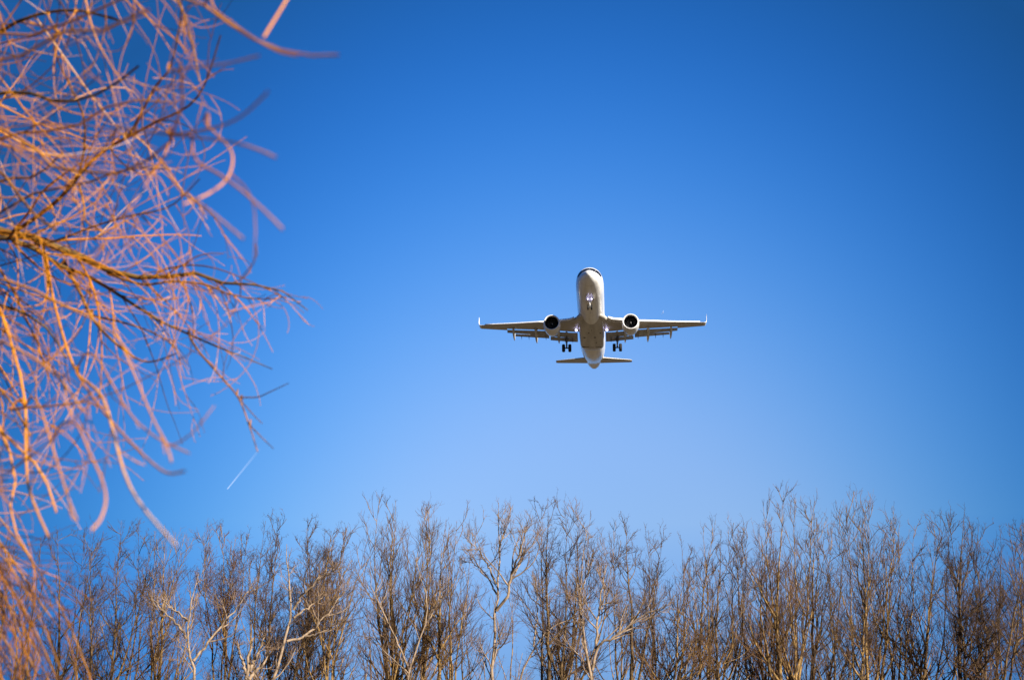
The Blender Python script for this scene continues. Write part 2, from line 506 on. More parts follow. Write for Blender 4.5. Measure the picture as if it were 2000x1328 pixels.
def build_engine(root, s):
    c = (s * 5.75, 14.55, -2.30)
    pit = R(1.5)
    prof = [(.0, 1.12), (.10, 1.175), (.30, 1.225), (.8, 1.27), (1.5, 1.275), (2.2, 1.235), (3.0, 1.12), (3.75, .95), (3.76, .90), (3.4, .86)]
    e = revolve('engine', prof[1:], c, M['nacelle'], root, pitch=pit)
    lipp = [(.34, .985), (.15, 1.0), (.04, 1.035), (.0, 1.08), (.012, 1.12), (.05, 1.155), (.11, 1.181)]
    revolve('inlet_lip', lipp, c, M['lip'], e, pitch=pit)
    revolve('inlet_duct', [(.33, .984), (.8, .985), (1.4, .99)], c, M['duct'], e, pitch=pit)
    # fan: twisted blades in front of a dark disc
    V, F = [], []
    nb = 18
    for k in range(nb):
        a = 2 * math.pi * k / nb
        b0 = len(V)
        for r_, tw, wd in ((.28, .20, .16), (.55, .55, .24), (.80, .85, .30), (.975, 1.05, .34)):
            for sd_ in (-1, 1):
                aa = a + sd_ * wd / max(r_, .4) * math.cos(tw) * .5
                V.append((c[0] + math.cos(aa) * r_, c[1] + 1.05 + sd_ * wd * math.sin(tw) * .5 - YO, c[2] + math.sin(aa) * r_))
        for i in range(3):
            q = b0 + 2 * i
            F.append((q, q + 1, q + 3, q + 2))
    b0 = len(V)
    for k in range(32):
        a = 2 * math.pi * k / 32
        V.append((c[0] + math.cos(a) * .988, c[1] + 1.35 - YO, c[2] + math.sin(a) * .988))
    F.append(tuple(range(b0, b0 + 32)))
    mesh_from('fan', V, F, M['fan'], e)
    sp = revolve('spinner', [(.62, .01), (.66, .06), (.74, .13), (.88, .21), (1.08, .29), (1.2, .30)], c, M['fan'], e, 24, pit, (True, True))
    # the pale painted comma on the spinner
    V, F = [], []
    for i in range(9):
        f = i / 8
        a = R(95 - 150 * f)
        rr = .035 + .10 * f
        w_ = .045 * math.sin(math.pi * (.15 + .8 * f))
        yy = np.interp(rr, (.01, .06, .13, .21), (.62, .66, .74, .88)) - .012
        for q in (-w_, w_):
            V.append((c[0] + math.cos(a) * (rr + q), c[1] + yy - YO, c[2] + math.sin(a) * (rr + q)))
        if i: F.append((2 * i - 2, 2 * i - 1, 2 * i + 1, 2 * i))
    mesh_from('spinner_mark', V, F, M['strutw'], e)
    revolve('exhaust_nozzle', [(2.6, .70), (3.75, .76), (4.4, .70), (5.2, .56), (5.22, .52), (4.8, .48)], c, M['hot'], e, 40, pit)
    revolve('exhaust_cone', [(4.7, .36), (5.2, .30), (5.6, .17), (5.9, .03)], c, M['hot'], e, 32, pit, (True, True))
    # pylon up to the wing
    pr = []
    for y, w_, z0, z1 in ((15.4, .04, -1.12, -1.0), (16.2, .18, -1.12, -.80), (17.4, .24, -1.20, -.72), (18.6, .24, -1.5, -.72), (20.2, .20, -1.45, -.80), (21.8, .05, -1.05, -.85)):
        pr.append([(s * 5.75 - w_, y, z0), (s * 5.75 + w_, y, z0), (s * 5.75 + w_, y, z1), (s * 5.75 - w_, y, z1)])
    sharpen(loft('pylon', pr, M['nacelle'], e), 45)
    # vortex strake on the inboard side
    st = [[(c[0] - s * (1.26 * math.cos(R(40))), c[1] + 1.0, c[2] + 1.26 * math.sin(R(40))), (c[0] - s * 1.27 * math.cos(R(42)), c[1] + 2.0, c[2] + 1.27 * math.sin(R(42))),
           (c[0] - s * 1.60 * math.cos(R(41)), c[1] + 2.0, c[2] + 1.60 * math.sin(R(41)))]]
    st.append([(p[0], p[1], p[2] - .03) for p in st[0]])
    sharpen(loft('strake', st, M['nacelle'], e), 30)
    return e

def build_airliner():
    root = empty('airliner', label='white twin engine passenger jet coming in to land, wheels and flaps down', cat='airplane')
    body = loft('fuselage', fuselage_rings(), M['white'], root, (True, True))
    # cockpit glazing, pane by pane, each standing 12 mm proud of the skin
    for s in (-1, 1):
        for th0, th1, a0_, a1_, b0_, b1_ in ((.6, 37, 1.36, 1.42, 2.38, 2.46), (37.8, 61.5, 1.44, 1.72, 2.48, 2.78), (62.3, 82, 1.76, 2.22, 2.80, 3.18)):
            V, F = [], []
            n1, n2 = 8, 6
            for i in range(n1 + 1):
                f = i / n1
                th = R(th0 + (th1 - th0) * f)
                lo = a0_ + (a1_ - a0_) * f; hi = b0_ + (b1_ - b0_) * f
                for j in range(n2 + 1):
                    p = fus_point(lo + (hi - lo) * j / n2, s * th, .035)
                    V.append((p[0], p[1] - YO, p[2]))
            for i in range(n1):
                for j in range(n2):
                    a = i * (n2 + 1) + j
                    F.append((a, a + 1, a + n2 + 2, a + n2 + 1))
            mesh_from('cockpit_window', V, F, M['glass'], body)
    # belly fairing: a boxy section growing out of the round keel
    br = []
    for y, w, bot, top, ex in ((13.2, 1.50, -1.10, -.75, 3), (14.2, 1.72, -1.50, -.70, 3), (15.2, 1.80, -1.82, -.62, 3.2), (16.4, 1.84, -2.08, -.55, 3.6), (17.8, 1.86, -2.27, -.50, 4), (20, 1.86, -2.40, -.50, 4.5),
                               (23, 1.86, -2.45, -.50, 4.5), (25.2, 1.84, -2.43, -.55, 4.2), (26.3, 1.78, -2.36, -.6, 3.6), (27.0, 1.66, -2.26, -.7, 3.0), (27.6, 1.5, -2.10, -.8, 2.6), (28.2, 1.2, -1.7, -.9, 2.4)):
        ring = []
        for k in range(48):
            a = 2 * math.pi * k / 48
            ca, sa = math.cos(a), math.sin(a)
            c_, h = (top + bot) / 2, (top - bot) / 2
            ring.append((math.copysign(abs(ca) ** (2 / ex), ca) * w, y, c_ + math.copysign(abs(sa) ** (2 / ex), sa) * h))
        br.append(ring)
    fair = loft('belly_fairing', br, M['belly'], root)
    # wheel-bay seams, drains and a pack inlet: dark inset plates on the fairing
    plates = []
    def plate(x0, x1, y0, y1):
        def bz(y): return float(np.interp(y, (16.4, 17.8, 20, 23, 25.2, 26.3), (-2.12, -2.30, -2.42, -2.45, -2.43, -2.34)))
        plates.append([[(x0, y0, bz(y0) - .012), (x1, y0, bz(y0) - .012), (x1, y1, bz(y1) - .012), (x0, y1, bz(y1) - .012)],
                       [(x0, y0, bz(y0) + .05), (x1, y0, bz(y0) + .05), (x1, y1, bz(y1) + .05), (x0, y1, bz(y1) + .05)]])
    plate(-.02, .02, 17.9, 26.0)
    plate(-1.25, -.95, 20.9, 21.2); plate(.30, .62, 20.8, 21.15); plate(-.5, -.34, 19.0, 19.3); plate(.55, .70, 23.0, 23.35)
    plate(-1.55, -.5, 25.1, 25.35); plate(.5, 1.6, 25.1, 25.35); plate(-.3, .3, 25.3, 25.45); plate(1.2, 1.4, 19.2, 19.35)
    multi('access_panel', plates, M['dark'], fair)
    for y, z, h in ((8.2, -2.06, .34), (11.0, -2.06, .26), (30.2, -1.86, .30)):
        multi('blade_antenna', [[[(-.035, y, z + .05), (.035, y, z + .05), (.035, y + .45, z + .05), (-.035, y + .45, z + .05)],
                                 [(-.012, y + .2, z - h), (.012, y + .2, z - h), (.012, y + .42, z - h), (-.012, y + .42, z - h)]]], M['canoe'], body)
    for s in (-1, 1):
        pr = [[(s * math.sin(R(q)) * 1.55, 3.2 + d, -.5 - .9 * 1 + .0) for d in (0, .2, .2, 0)] for q in (70, 71)]
    for s in (-1, 1):
        build_wing(root, s)
    for s in (-1, 1):
        build_engine(root, s)
    # tail
    for s in (-1, 1):
        rings = []
        for x, y, c, z in ((.4, 37.2, 4.1, .78), (1.2, 37.7, 3.7, .86), (3.5, 39.15, 2.7, 1.08), (5.9, 40.62, 1.75, 1.31), (6.22, 40.95, 1.35, 1.34)):
            rings.append(foil_ring(s * x, y, c, z - .07 * c - .42, .10, 1.0, R(-6)))
        loft('tailplane', rings, M['wing'], root)
    rings = []
    for z, y, c in ((1.6, 35.6, 6.2), (2.6, 36.6, 5.4), (5.0, 38.8, 3.9), (7.6, 41.1, 2.3), (7.75, 41.4, 1.8)):
        r = []
        for fx, fz in airfoil(12, 1.0, .11):
            cz = .03 * (1 - (2 * fx - .8) ** 2)
            r.append(((fz - cz) * c, y + fx * c, z))
        rings.append(r)
    loft('tail_fin', rings, M['white'], root)
    # main gear
    for s in (-1, 1):
        x = s * 3.80
        parts = [bar([(x, 21.6, -1.25), (x, 21.9, -2.3), (x, 22.0, -2.75)], (.20, .19, .17), 14),
                 bar([(x, 22.0, -2.7), (x, 22.1, -3.66)], (.12, .12), 12),
                 bar([(x - .42, 22.1, -3.66), (x + .42, 22.1, -3.66)], (.10, .10), 12),
                 bar([(x, 21.95, -2.45), (s * 2.55, 21.7, -1.55)], (.07, .07), 8),
                 bar([(x, 22.15, -2.8), (x, 22.55, -3.15), (x, 22.18, -3.55)], (.05, .06, .05), 8),
                 bar([(x, 21.85, -2.2), (x, 20.9, -1.35)], (.06, .06), 8)]
        rr = []
        g = None
        parts_w = []
        g = multi('main_landing_gear', parts, M['strut'], root)
        for d in (-.47, .47):
            o, rim = wheel(g, (x + d, 22.1, -3.66), .61, .47)
            multi('wheel_rim', [rim], M['rim'], g)
        dr = [[(x + s * .20, 21.5, -1.35), (x + s * .25, 21.5, -1.35), (x + s * .25, 22.5, -1.35), (x + s * .20, 22.5, -1.35)],
              [(x + s * .24, 21.6, -2.1), (x + s * .29, 21.6, -2.1), (x + s * .29, 22.45, -2.1), (x + s * .24, 22.45, -2.1)],
              [(x + s * .20, 21.75, -2.85), (x + s * .24, 21.75, -2.85), (x + s * .24, 22.3, -2.85), (x + s * .20, 22.3, -2.85)]]
        sharpen(loft('gear_door', dr, M['flap'], g), 40)
    # nose gear
    parts = [bar([(0, 5.2, -1.95), (0, 5.45, -2.85)], (.11, .10), 14), bar([(0, 5.45, -2.8), (0, 5.6, -3.52)], (.075, .075), 12),
             bar([(-.26, 5.6, -3.50), (.26, 5.6, -3.50)], (.07, .07), 10), bar([(-.30, 5.35, -2.78), (.30, 5.35, -2.78)], (.06, .06), 10),
             bar([(0, 5.3, -2.9), (0, 5.05, -3.12), (0, 5.42, -3.4)], (.05, .06, .05), 8), bar([(0, 5.35, -2.7), (0, 6.6, -2.05)], (.06, .06), 8)]
    g = multi('nose_landing_gear', parts, M['strutw'], root)
    for d in (-.25, .25):
        o, rim = wheel(g, (d, 5.6, -3.50), .38, .22)
        multi('wheel_rim', [rim], M['rim'], g)
    for s in (-1, 1):
        lamp('landing_light', (s * .27, 5.12, -2.40), .085, g)
        dr = [[(s * .40, 4.4, -1.98), (s * .44, 4.4, -1.98), (s * .44, 6.3, -1.98), (s * .40, 6.3, -1.98)],
              [(s * .50, 4.5, -2.30), (s * .54, 4.5, -2.30), (s * .54, 6.3, -2.30), (s * .50, 6.3, -2.30)],
              [(s * .52, 4.7, -2.62), (s * .56, 4.7, -2.62), (s * .56, 6.2, -2.62), (s * .52, 6.2, -2.62)]]
        sharpen(loft('gear_door', dr, M['flap'], g), 40)
    root.location = (11.78, 200.3, 66.98 + CAM_Z)
    root.rotation_mode = 'XYZ'
    m = Matrix.Rotation(R(-4.07), 4, 'Z') @ Matrix.Rotation(R(-2.36), 4, 'X') @ Matrix.Rotation(R(.55), 4, 'Y')
    root.rotation_euler = m.to_euler('XYZ')
    return root
build_airliner()
#@@TREES
# ------------------------------------------------------------------ branching
UP = np.array((0, 0, 1.0))

def norm(a):
    return a / np.maximum(np.linalg.norm(a, axis=-1, keepdims=True), 1e-9)

def tubes(P, Rr, sides):
    """n branches of K points each, as one vertex array and one quad array."""
    n, K, _ = P.shape
    T = np.empty_like(P)
    T[:, 1:-1] = P[:, 2:] - P[:, :-2]; T[:, 0] = P[:, 1] - P[:, 0]; T[:, -1] = P[:, -1] - P[:, -2]
    T = norm(T)
    mean = norm(P[:, -1] - P[:, 0] + 1e-6)
    ref = np.where(np.abs(mean[:, 2:3]) < .9, np.array((0, 0, 1.0)), np.array((1.0, 0, 0)))
    A = norm(np.cross(T, ref[:, None, :])); B = np.cross(T, A)
    ang = np.linspace(0, 2 * np.pi, sides + 1)[:-1]
    V = P[:, :, None, :] + Rr[:, :, None, None] * (A[:, :, None, :] * np.cos(ang)[None, None, :, None] + B[:, :, None, :] * np.sin(ang)[None, None, :, None])
    idx = np.arange(n * K * sides).reshape(n, K, sides)
    a = idx[:, :-1, :]; b = np.roll(a, -1, axis=2); d = idx[:, 1:, :]; c = np.roll(d, -1, axis=2)
    F = np.stack((a, b, c, d), -1).reshape(-1, 4)
    return V.reshape(-1, 3), F

def join(list_vf):
    V = []; F = []; o = 0
    for v, f in list_vf:
        V.append(v); F.append(f + o); o += len(v)
    return np.concatenate(V), np.concatenate(F)

def grow(rng, P, Rr, cnt, t0, t1, ang, length, K, trop, wander, rr, rmin, curl=0.0, bias=None, tpow=1.0, from_start=False, slim=.02):
    """Children of the branches P (n,K,3), radii Rr. cnt per parent; length(t, parent_len, rng, m) gives their lengths."""
    n, KP, _ = P.shape
    par = np.repeat(np.arange(n), cnt)
    m = len(par)
    t = t0 + (t1 - t0) * rng.random(m) ** tpow
    f = t * (KP - 1); i = np.minimum(f.astype(int), KP - 2); w = (f - i)[:, None]
    start = P[par, i] * (1 - w) + P[par, i + 1] * w
    tan = norm(P[par, i + 1] - P[par, i])
    pr = Rr[par, i] * (1 - w[:, 0]) + Rr[par, i + 1] * w[:, 0]
    plen = np.linalg.norm(np.diff(P, axis=1), axis=2).sum(1)[par]
    q = rng.normal(size=(m, 3)); q = norm(q - tan * (q * tan).sum(1, keepdims=True))
    a = np.radians(ang[0] + (ang[1] - ang[0]) * rng.random(m))[:, None]
    d = tan * np.cos(a) + q * np.sin(a)
    if bias is not None: d = norm(d + bias)
    L = length(start, rng, m) if from_start else length(t, plen, rng, m)
    step = (L / (K - 1))[:, None]
    C = np.empty((m, K, 3)); C[:, 0] = start
    ax = norm(rng.normal(size=(m, 3)))
    cl = curl * rng.normal(size=(m, 1)) if curl else 0
    for k in range(1, K):
        d = d + trop * UP + wander * rng.normal(size=(m, 3))
        if curl: d = d + cl * np.cross(ax, d)
        d = norm(d)
        C[:, k] = C[:, k - 1] + d * step
    r0 = np.minimum(pr * rr, np.maximum(L * slim, rmin))
    taper = np.linspace(1, .30, K)[None, :]
    rad = np.maximum(r0[:, None] * taper, rmin * np.linspace(1, .6, K)[None, :])
    return C, rad, t

# bark and twig materials of the tree belt
M['bark_brown'] = noise_mat('bark_brown_lichen', (0.048, 0.030, 0.013), (0.29, 0.175, 0.060), 3.0, 0.85, lo=.35, hi=.62, spec=.2)
M['bark_dark'] = noise_mat('bark_dark_grey', (0.026, 0.018, 0.011), (0.15, 0.090, 0.035), 3.0, 0.85, lo=.35, hi=.62, spec=.2)
M['bark_pale'] = noise_mat('bark_pale_birch', (0.085, 0.058, 0.035), (0.27, 0.192, 0.125), 2.6, 0.75, lo=.34, hi=.56, spec=.25)
M['twig_brown'] = noise_mat('twigs_reddish_brown', (0.040, 0.022, 0.011), (0.17, 0.092, 0.040), 0.6, 0.8, spec=.2)
M['twig_dark'] = noise_mat('twigs_dark_brown', (0.026, 0.016, 0.012), (0.105, 0.058, 0.032), 0.6, 0.8, spec=.2)
M['twig_pale'] = noise_mat('twigs_tan', (0.11, 0.070, 0.042), (0.24, 0.155, 0.098), 0.6, 0.75, spec=.2)
M['twig_red'] = noise_mat('twigs_russet', (0.045, 0.021, 0.011), (0.17, 0.078, 0.034), 0.6, 0.8, spec=.2)

STYLE = {
    #          limb angle, limb share, tropism, wander, limbs, branches, twigs, sprays, twig len, cones
    'ascending': dict(a1=(26, 50), l1=.37, tr=.09, wa=.10, n1=18, n2=1.8, n3=2.7, n4=2.6, tw=1.0, cones=0, bark='bark_brown', twig='twig_brown'),
    'spiky':     dict(a1=(24, 46), l1=.37, tr=.12, wa=.07, n1=18, n2=1.8, n3=2.6, n4=2.4, tw=1.2, cones=0, bark='bark_brown', twig='twig_brown'),
    'russet':    dict(a1=(22, 44), l1=.32, tr=.10, wa=.09, n1=17, n2=1.9, n3=2.9, n4=2.8, tw=1.0, cones=0, bark='bark_brown', twig='twig_red'),
    'alder':     dict(a1=(32, 58), l1=.32, tr=.085, wa=.11, n1=20, n2=2.1, n3=3.2, n4=3.2, tw=.85, cones=1, bark='bark_dark', twig='twig_dark'),
    'dark':      dict(a1=(28, 54), l1=.37, tr=.085, wa=.12, n1=17, n2=1.8, n3=2.8, n4=2.8, tw=1.0, cones=0, bark='bark_dark', twig='twig_dark'),
    'pale':      dict(a1=(28, 54), l1=.42, tr=.09, wa=.12, n1=12, n2=2.2, n3=3.2, n4=3.0, tw=1.0, cones=0, bark='bark_pale', twig='twig_pale'),
}

def tree(label, u, v, ub, Y, style, stems=1, spread=60, seed=1, fork=.0, girth=1.0, paths=None, dens=1.0, group='bare trees of the tree belt'):
    """u, v: where the topmost twig shows; ub: where the trunk crosses the lower edge of the view; Y: how far off it stands."""
    rng = np.random.default_rng(seed)
    st = STYLE[style]
    if u > 1340 and paths is None: dens, v = dens * .95, v + 7
    if paths is None and 'second' not in group: stems += 1
    top = at_y(u, v, Y)
    bx = at_y(ub, 1328, Y)
    root = empty('bare_tree', (bx[0], Y, 0), label, 'tree', group)
    H = top[2]
    base = np.array((bx[0], Y, 0.0))
    pxm = Y / FPX * 1.02
    K0 = 18
    P0, R0 = [], []
    for k in range(stems):
        if paths is not None:
            pts = [np.array((base[0], Y, 0.0))] if k == 0 else []
            pts += [at_y(pu, pv, Y + dy) for pu, pv, dy in paths[k][0]]
            pts = np.array(pts)
            seg = np.r_[0, np.cumsum(np.linalg.norm(np.diff(pts, axis=0), axis=1))]
            s_ = np.linspace(0, seg[-1], K0)
            p = np.stack([np.interp(s_, seg, pts[:, c]) for c in range(3)], 1)
            p[1:-1] = (p[:-2] + 2 * p[1:-1] + p[2:]) / 4
            p[2:-1] += rng.normal(size=(K0 - 3, 3)) * .045
            r0, r1 = paths[k][1] * pxm * .38, paths[k][2] * pxm * .15
            rad = r1 + (r0 - r1) * (1 - np.linspace(0, 1, K0)) ** .8
        else:
            ox = ((k - (stems - 1) / 2) / max(1, stems - 1) * 2 + rng.normal() * .25) if k else rng.normal() * .08
            off = np.array((ox * spread * 1.25 * pxm, (rng.random() * 2 - 1) * spread * pxm, 0)) if k else np.array((0, 0, 0.0))
            tp = top + off - UP * ((.2 + rng.random() * .7 + (abs(ox) ** 1.8) * spread * pxm * .45) if k else .2)
            sp = base
            f = np.linspace(0, 1, K0)[:, None]
            ff = 0.0 if k == 0 else .10 + .26 * rng.random()
            g_ = np.maximum(0, (f - ff) / (1 - ff))
            lean = .22 * f + .78 * (1 - (1 - g_) ** 1.25) if k else f ** 1.1
            ctr = sp + (top - sp) * (f ** 1.1)
            p = ctr * (1 - lean) + tp * lean if k else ctr.copy()
            p[:, 2] = (tp[2] * f[:, 0])
            wob = np.cumsum(rng.normal(size=(K0, 3)), 0) * .085 * np.array((1, 1, 0)) * np.minimum(1, f * 2)
            p += wob * np.sin(np.pi * np.clip(f * .97, 0, 1)) ** .5 + np.sin(np.pi * f) * rng.normal(size=3) * np.array((.35, .35, 0))
            if k: p += np.array((.03 * k, .02 * k, 0))
            r = (.0098 if k == 0 else .0068) * H * girth * (.85 + .3 * rng.random())
            rad = np.maximum(r * (1 - f[:, 0]) ** 1.1, .010)
        P0.append(p); R0.append(rad)
    P0 = np.array(P0); R0 = np.array(R0)
    # limbs: they reach up towards a rounded crown
    sl = np.linalg.norm(P0[:, -1] - P0[:, 0], axis=1)
    Hs = H
    n1 = np.full(stems, max(6, int(st['n1'] * dens * (1.0 if stems == 1 else .66))))
    if paths is not None: n1 = np.array([max(5, int(pp[3] * 1.3)) for pp in paths])
    t0 = .28 if paths is None else (.22 if True else 0)
    P1, R1, t_1 = grow(rng, P0, R0, n1, t0, .97, st['a1'], lambda t, pl, g, m: (st['l1'] * Hs * np.maximum(.17, (1.06 - t)) ** .85) * (.65 + .5 * g.random(m)) * (.60 * np.minimum(1, .25 + pl / (.55 * Hs)) if paths is not None else 1),
                       10, st['tr'], st['wa'], .72, .022, tpow=.8)
    keep = P1[:, -1, 2] < top[2] + .15
    P1 = np.where(keep[:, None, None], P1, P1[:, :1] + (P1 - P1[:, :1]) * .6)
    def per_len(P, k, lo, hi):
        L = np.linalg.norm(np.diff(P, axis=1), axis=2).sum(1)
        return np.clip((L * k * dens * .92 + rng.random(len(L))).astype(int), lo, hi)
    P2, R2, _ = grow(rng, P1, R1, per_len(P1, st['n2'], 3, 16), .18, .99, (20, 50), lambda t, pl, g, m: np.minimum(pl * (.48 * (1.1 - t) + .12) + .25, 3.0) * (.6 + .7 * g.random(m)),
                     7, st['tr'] * .9, st['wa'] * 1.2, .66, .0150)
    P3, R3, _ = grow(rng, P2, R2, per_len(P2, st['n3'], 2, 9), .15, 1.0, (20, 50), lambda t, pl, g, m: (np.minimum(pl * .45, .8) + .18) * (.5 + .8 * g.random(m)) * st['tw'],
                     5, st['tr'] * .9, st['wa'] * 1.5, .66, .0088)
    if paths is None:
        Pl, Rl, _ = grow(rng, P0, R0, np.full(len(P0), 22), .70, 1.0, (18, 46), lambda t, pl, g, m: (.35 + .8 * g.random(m)) * (1.35 - t) * 1.6, 5, st['tr'], st['wa'] * 1.2, .7, .0095)
        P3 = np.concatenate((P3, Pl)); R3 = np.concatenate((R3, Rl))
    P4, R4, _ = grow(rng, P3, R3, per_len(P3, st['n4'], 1, 4), .25, 1.0, (22, 55), lambda t, pl, g, m: (pl * .42 + .07) * (.5 + .8 * g.random(m)),
                     3, st['tr'] * .7, st['wa'] * 1.8, .75, .0062)
    off = np.array((base[0], Y, 0.0))
    trunk = [tubes(P0, R0, 9), tubes(P1, R1, 6)]
    crown = [tubes(P2, R2, 4), tubes(P3, R3, 3), tubes(P4, R4, 3)]
    if st['cones']:
        # little woody cones and catkins in clusters at the twig ends
        tips = P3[:, -1][P3[:, -1, 2] > H * .55]
        tips = tips[rng.random(len(tips)) < .55]
        m = len(tips)
        c = np.repeat(tips, 3, 0) + rng.normal(size=(m * 3, 3)) * .06
        d = norm(rng.normal(size=(m * 3, 3)) + np.array((0, 0, -.6)))
        q = np.stack((c - d * .022, c, c + d * .022), 1)
        crown.append(tubes(q, np.tile(np.array((.006, .016, .005)), (m * 3, 1)), 4))
    V, F = join(trunk); mesh_from('trunk', V - off, F, M[st['bark']], root)
    V, F = join(crown); mesh_from('crown', V - off, F, M[st['twig']], root)
    return root

# front of the belt, from the left edge of the photograph to the right
tree('dark bare tree half hidden by the orange twigs at the left edge', 22, 1040, 10, 92, 'dark', 2, 50, 11)
tree('dark bare tree with a flat fine twigged top behind the orange willow twigs', 112, 1030, 90, 98, 'alder', 2, 55, 12)
tree('dark bare tree with a cone studded spire, first clear of the orange twigs', 236, 1010, 196, 95, 'alder', 3, 66, 13, dens=1.15)
tree('thin spiky bare tree whose upright twigs meet the drooping willow strand', 318, 1018, 292, 96, 'spiky', 3, 48, 14)
tree('short pale barked tree with crooked limbs left of the rounded dense crown', 392, 1120, 380, 88, 'pale', 4, 60, 15,
     paths=[([(383, 1328, 0), (372, 1275, 0), (362, 1245, .3), (370, 1190, .5), (388, 1120, .8)], 12, 3, 11), ([(364, 1247, .3), (345, 1218, 0), (318, 1190, -.4), (296, 1170, -.6)], 7, 3, 7),
            ([(366, 1212, .3), (352, 1200, .6), (330, 1185, 1), (310, 1160, 1.2)], 6, 2, 6), ([(378, 1290, 0), (430, 1225, .6), (470, 1180, 1.), (492, 1140, 1.3)], 7, 2, 8)])
tree('bare tree with a dense rounded crown, left of the twin topped alders', 428, 1018, 438, 99, 'russet', 3, 46, 16, dens=1.35)
tree('dark bare tree with a seed studded spire beside the leaning pale tree', 551, 1004, 520, 97, 'alder', 3, 66, 17, dens=1.2)
tree('dark bare tree with a tuft of twigs behind the leaning pale tree', 600, 1014, 592, 101, 'alder', 3, 46, 18, dens=1.3)
tree('pale barked tree leaning right with long silvery limbs against dark crowns', 566, 1060, 515, 88, 'pale', 5, 60, 19,
     paths=[([(528, 1328, 0), (548, 1286, 0), (560, 1240, 0), (573, 1180, .2), (562, 1120, .4), (560, 1062, .5)], 13, 3, 12),
            ([(573, 1190, .1), (592, 1160, -.3), (622, 1130, -.6), (655, 1112, -1)], 7, 3, 8), ([(560, 1252, 0), (600, 1240, .5), (640, 1200, 1), (662, 1170, 1.2), (684, 1140, 1.4)], 7, 2, 8),
            ([(574, 1206, .3), (610, 1180, .8), (640, 1160, 1.2)], 6, 2, 6), ([(596, 1243, .4), (640, 1230, .1), (670, 1205, -.3)], 5, 2, 5)])
tree('broken pale stump with splintered leaning limbs at the lower edge', 478, 1240, 485, 86, 'pale', 4, 40, 20,
     paths=[([(484, 1328, 0), (486, 1290, 0), (494, 1245, 0)], 24, 8, 6), ([(482, 1316, 0), (470, 1280, .3), (465, 1255, .5)], 10, 5, 3), ([(488, 1310, 0), (508, 1260, -.3), (522, 1230, -.5)], 9, 3, 5), ([(486, 1326, 0), (512, 1300, .3), (530, 1272, .6)], 10, 4, 4)])
tree('slim V shaped bare tree standing in the gap left of the tallest left crown', 676, 1024, 640, 94, 'ascending', 3, 34, 21)
tree('tall broad bare tree, the highest crown in the left half of the belt', 772, 972, 780, 97, 'spiky', 4, 74, 22, girth=1.15)
tree('bare tree with fine twigs on the right shoulder of the tallest left crown', 832, 985, 812, 101, 'spiky', 2, 36, 23)
tree('bare tree with forked dark trunk filling the gap before the tall birch', 876, 1008, 862, 96, 'ascending', 2, 34, 24)
tree('pale barked sapling with a forked stem in front of the broad tall crown', 812, 1068, 800, 88, 'pale', 3, 40, 25,
     paths=[([(795, 1328, 0), (802, 1290, 0), (830, 1232, .2), (838, 1210, .2), (830, 1150, .3), (806, 1075, .4)], 8, 2, 9), ([(836, 1212, .2), (858, 1170, -.2), (868, 1140, -.4)], 4, 2, 5), ([(796, 1300, 0), (770, 1240, .4), (735, 1165, .6), (718, 1120, .8)], 5, 2, 7)])
tree('tall white birch with two forked limbs, palest tree of the belt', 976, 988, 962, 90, 'pale', 5, 60, 26,
     paths=[([(963, 1328, 0), (964, 1260, 0), (969, 1190, 0), (972, 1130, .1), (976, 1070, .2), (974, 1000, .3)], 12, 3, 14),
            ([(970, 1192, 0), (990, 1165, -.4), (1000, 1120, -.6), (1018, 1070, -.9), (1034, 1010, -1)], 8, 3, 11), ([(969, 1140, .1), (950, 1100, .4), (935, 1075, .6), (912, 1055, .8)], 6, 2, 7),
            ([(970, 1160, .1), (955, 1130, .7), (935, 1105, 1), (908, 1095, 1.3)], 5, 2, 6), ([(975, 1072, .2), (985, 1040, .2), (993, 1002, .2)], 4, 2, 6)])
tree('dark bare tree with cone clusters, peak just right of the white birch', 1068, 968, 1076, 98, 'alder', 2, 56, 27, girth=1.3)
tree('brown bare tree sharing the crown right of the cone studded peak', 1128, 985, 1058, 101, 'ascending', 3, 40, 28)
tree('bare tree with bowed grey limb rising rightwards from the lower edge', 1128, 1120, 1000, 91, 'pale', 2, 50, 29,
     paths=[([(1012, 1328, 0), (1022, 1300, 0), (1042, 1260, 0), (1080, 1222, .2), (1120, 1205, .4), (1160, 1185, .6)], 9, 2, 11), ([(1042, 1262, 0), (1050, 1200, .4), (1046, 1130, .6)], 5, 2, 8)])
tree('pale barked tree forking low into two long white limbs', 1130, 1010, 1156, 89, 'pale', 4, 60, 30,
     paths=[([(1155, 1328, 0), (1156, 1305, 0), (1146, 1270, 0), (1136, 1220, .2), (1130, 1165, .3), (1136, 1100, .5), (1148, 1030, .6)], 12, 2, 12),
            ([(1157, 1308, 0), (1166, 1260, -.2), (1200, 1245, -.4), (1232, 1220, -.6), (1262, 1195, -.8), (1310, 1180, -1)], 8, 3, 10),
            ([(1164, 1270, -.1), (1166, 1220, .3), (1172, 1160, .6), (1186, 1100, .8)], 7, 2, 8), ([(1130, 1160, .3), (1150, 1120, -.2), (1162, 1080, -.4)], 4, 2, 6)])
tree('dark trunked bare tree with a rounded crown under the right wing of the plane', 1222, 1014, 1226, 96, 'alder', 2, 50, 31, girth=1.25)
tree('brown bare tree with spreading crown just before the wide gap of open sky', 1258, 1018, 1262, 100, 'dark', 2, 44, 32)
tree('low bare tree with slanting pale limb under the gap in the skyline', 1345, 1078, 1300, 90, 'ascending', 3, 60, 33)
tree('bare tree with a ragged twiggy top at the start of the right hand rise', 1398, 1002, 1366, 98, 'ascending', 3, 48, 34)
tree('slender forked bare tree with a thin wavering trunk left of the russet clump', 1412, 1020, 1414, 94, 'dark', 1, 40, 35, dens=.8)
tree('dense russet bare tree with many close upright stems', 1478, 1012, 1488, 97, 'russet', 5, 46, 36)
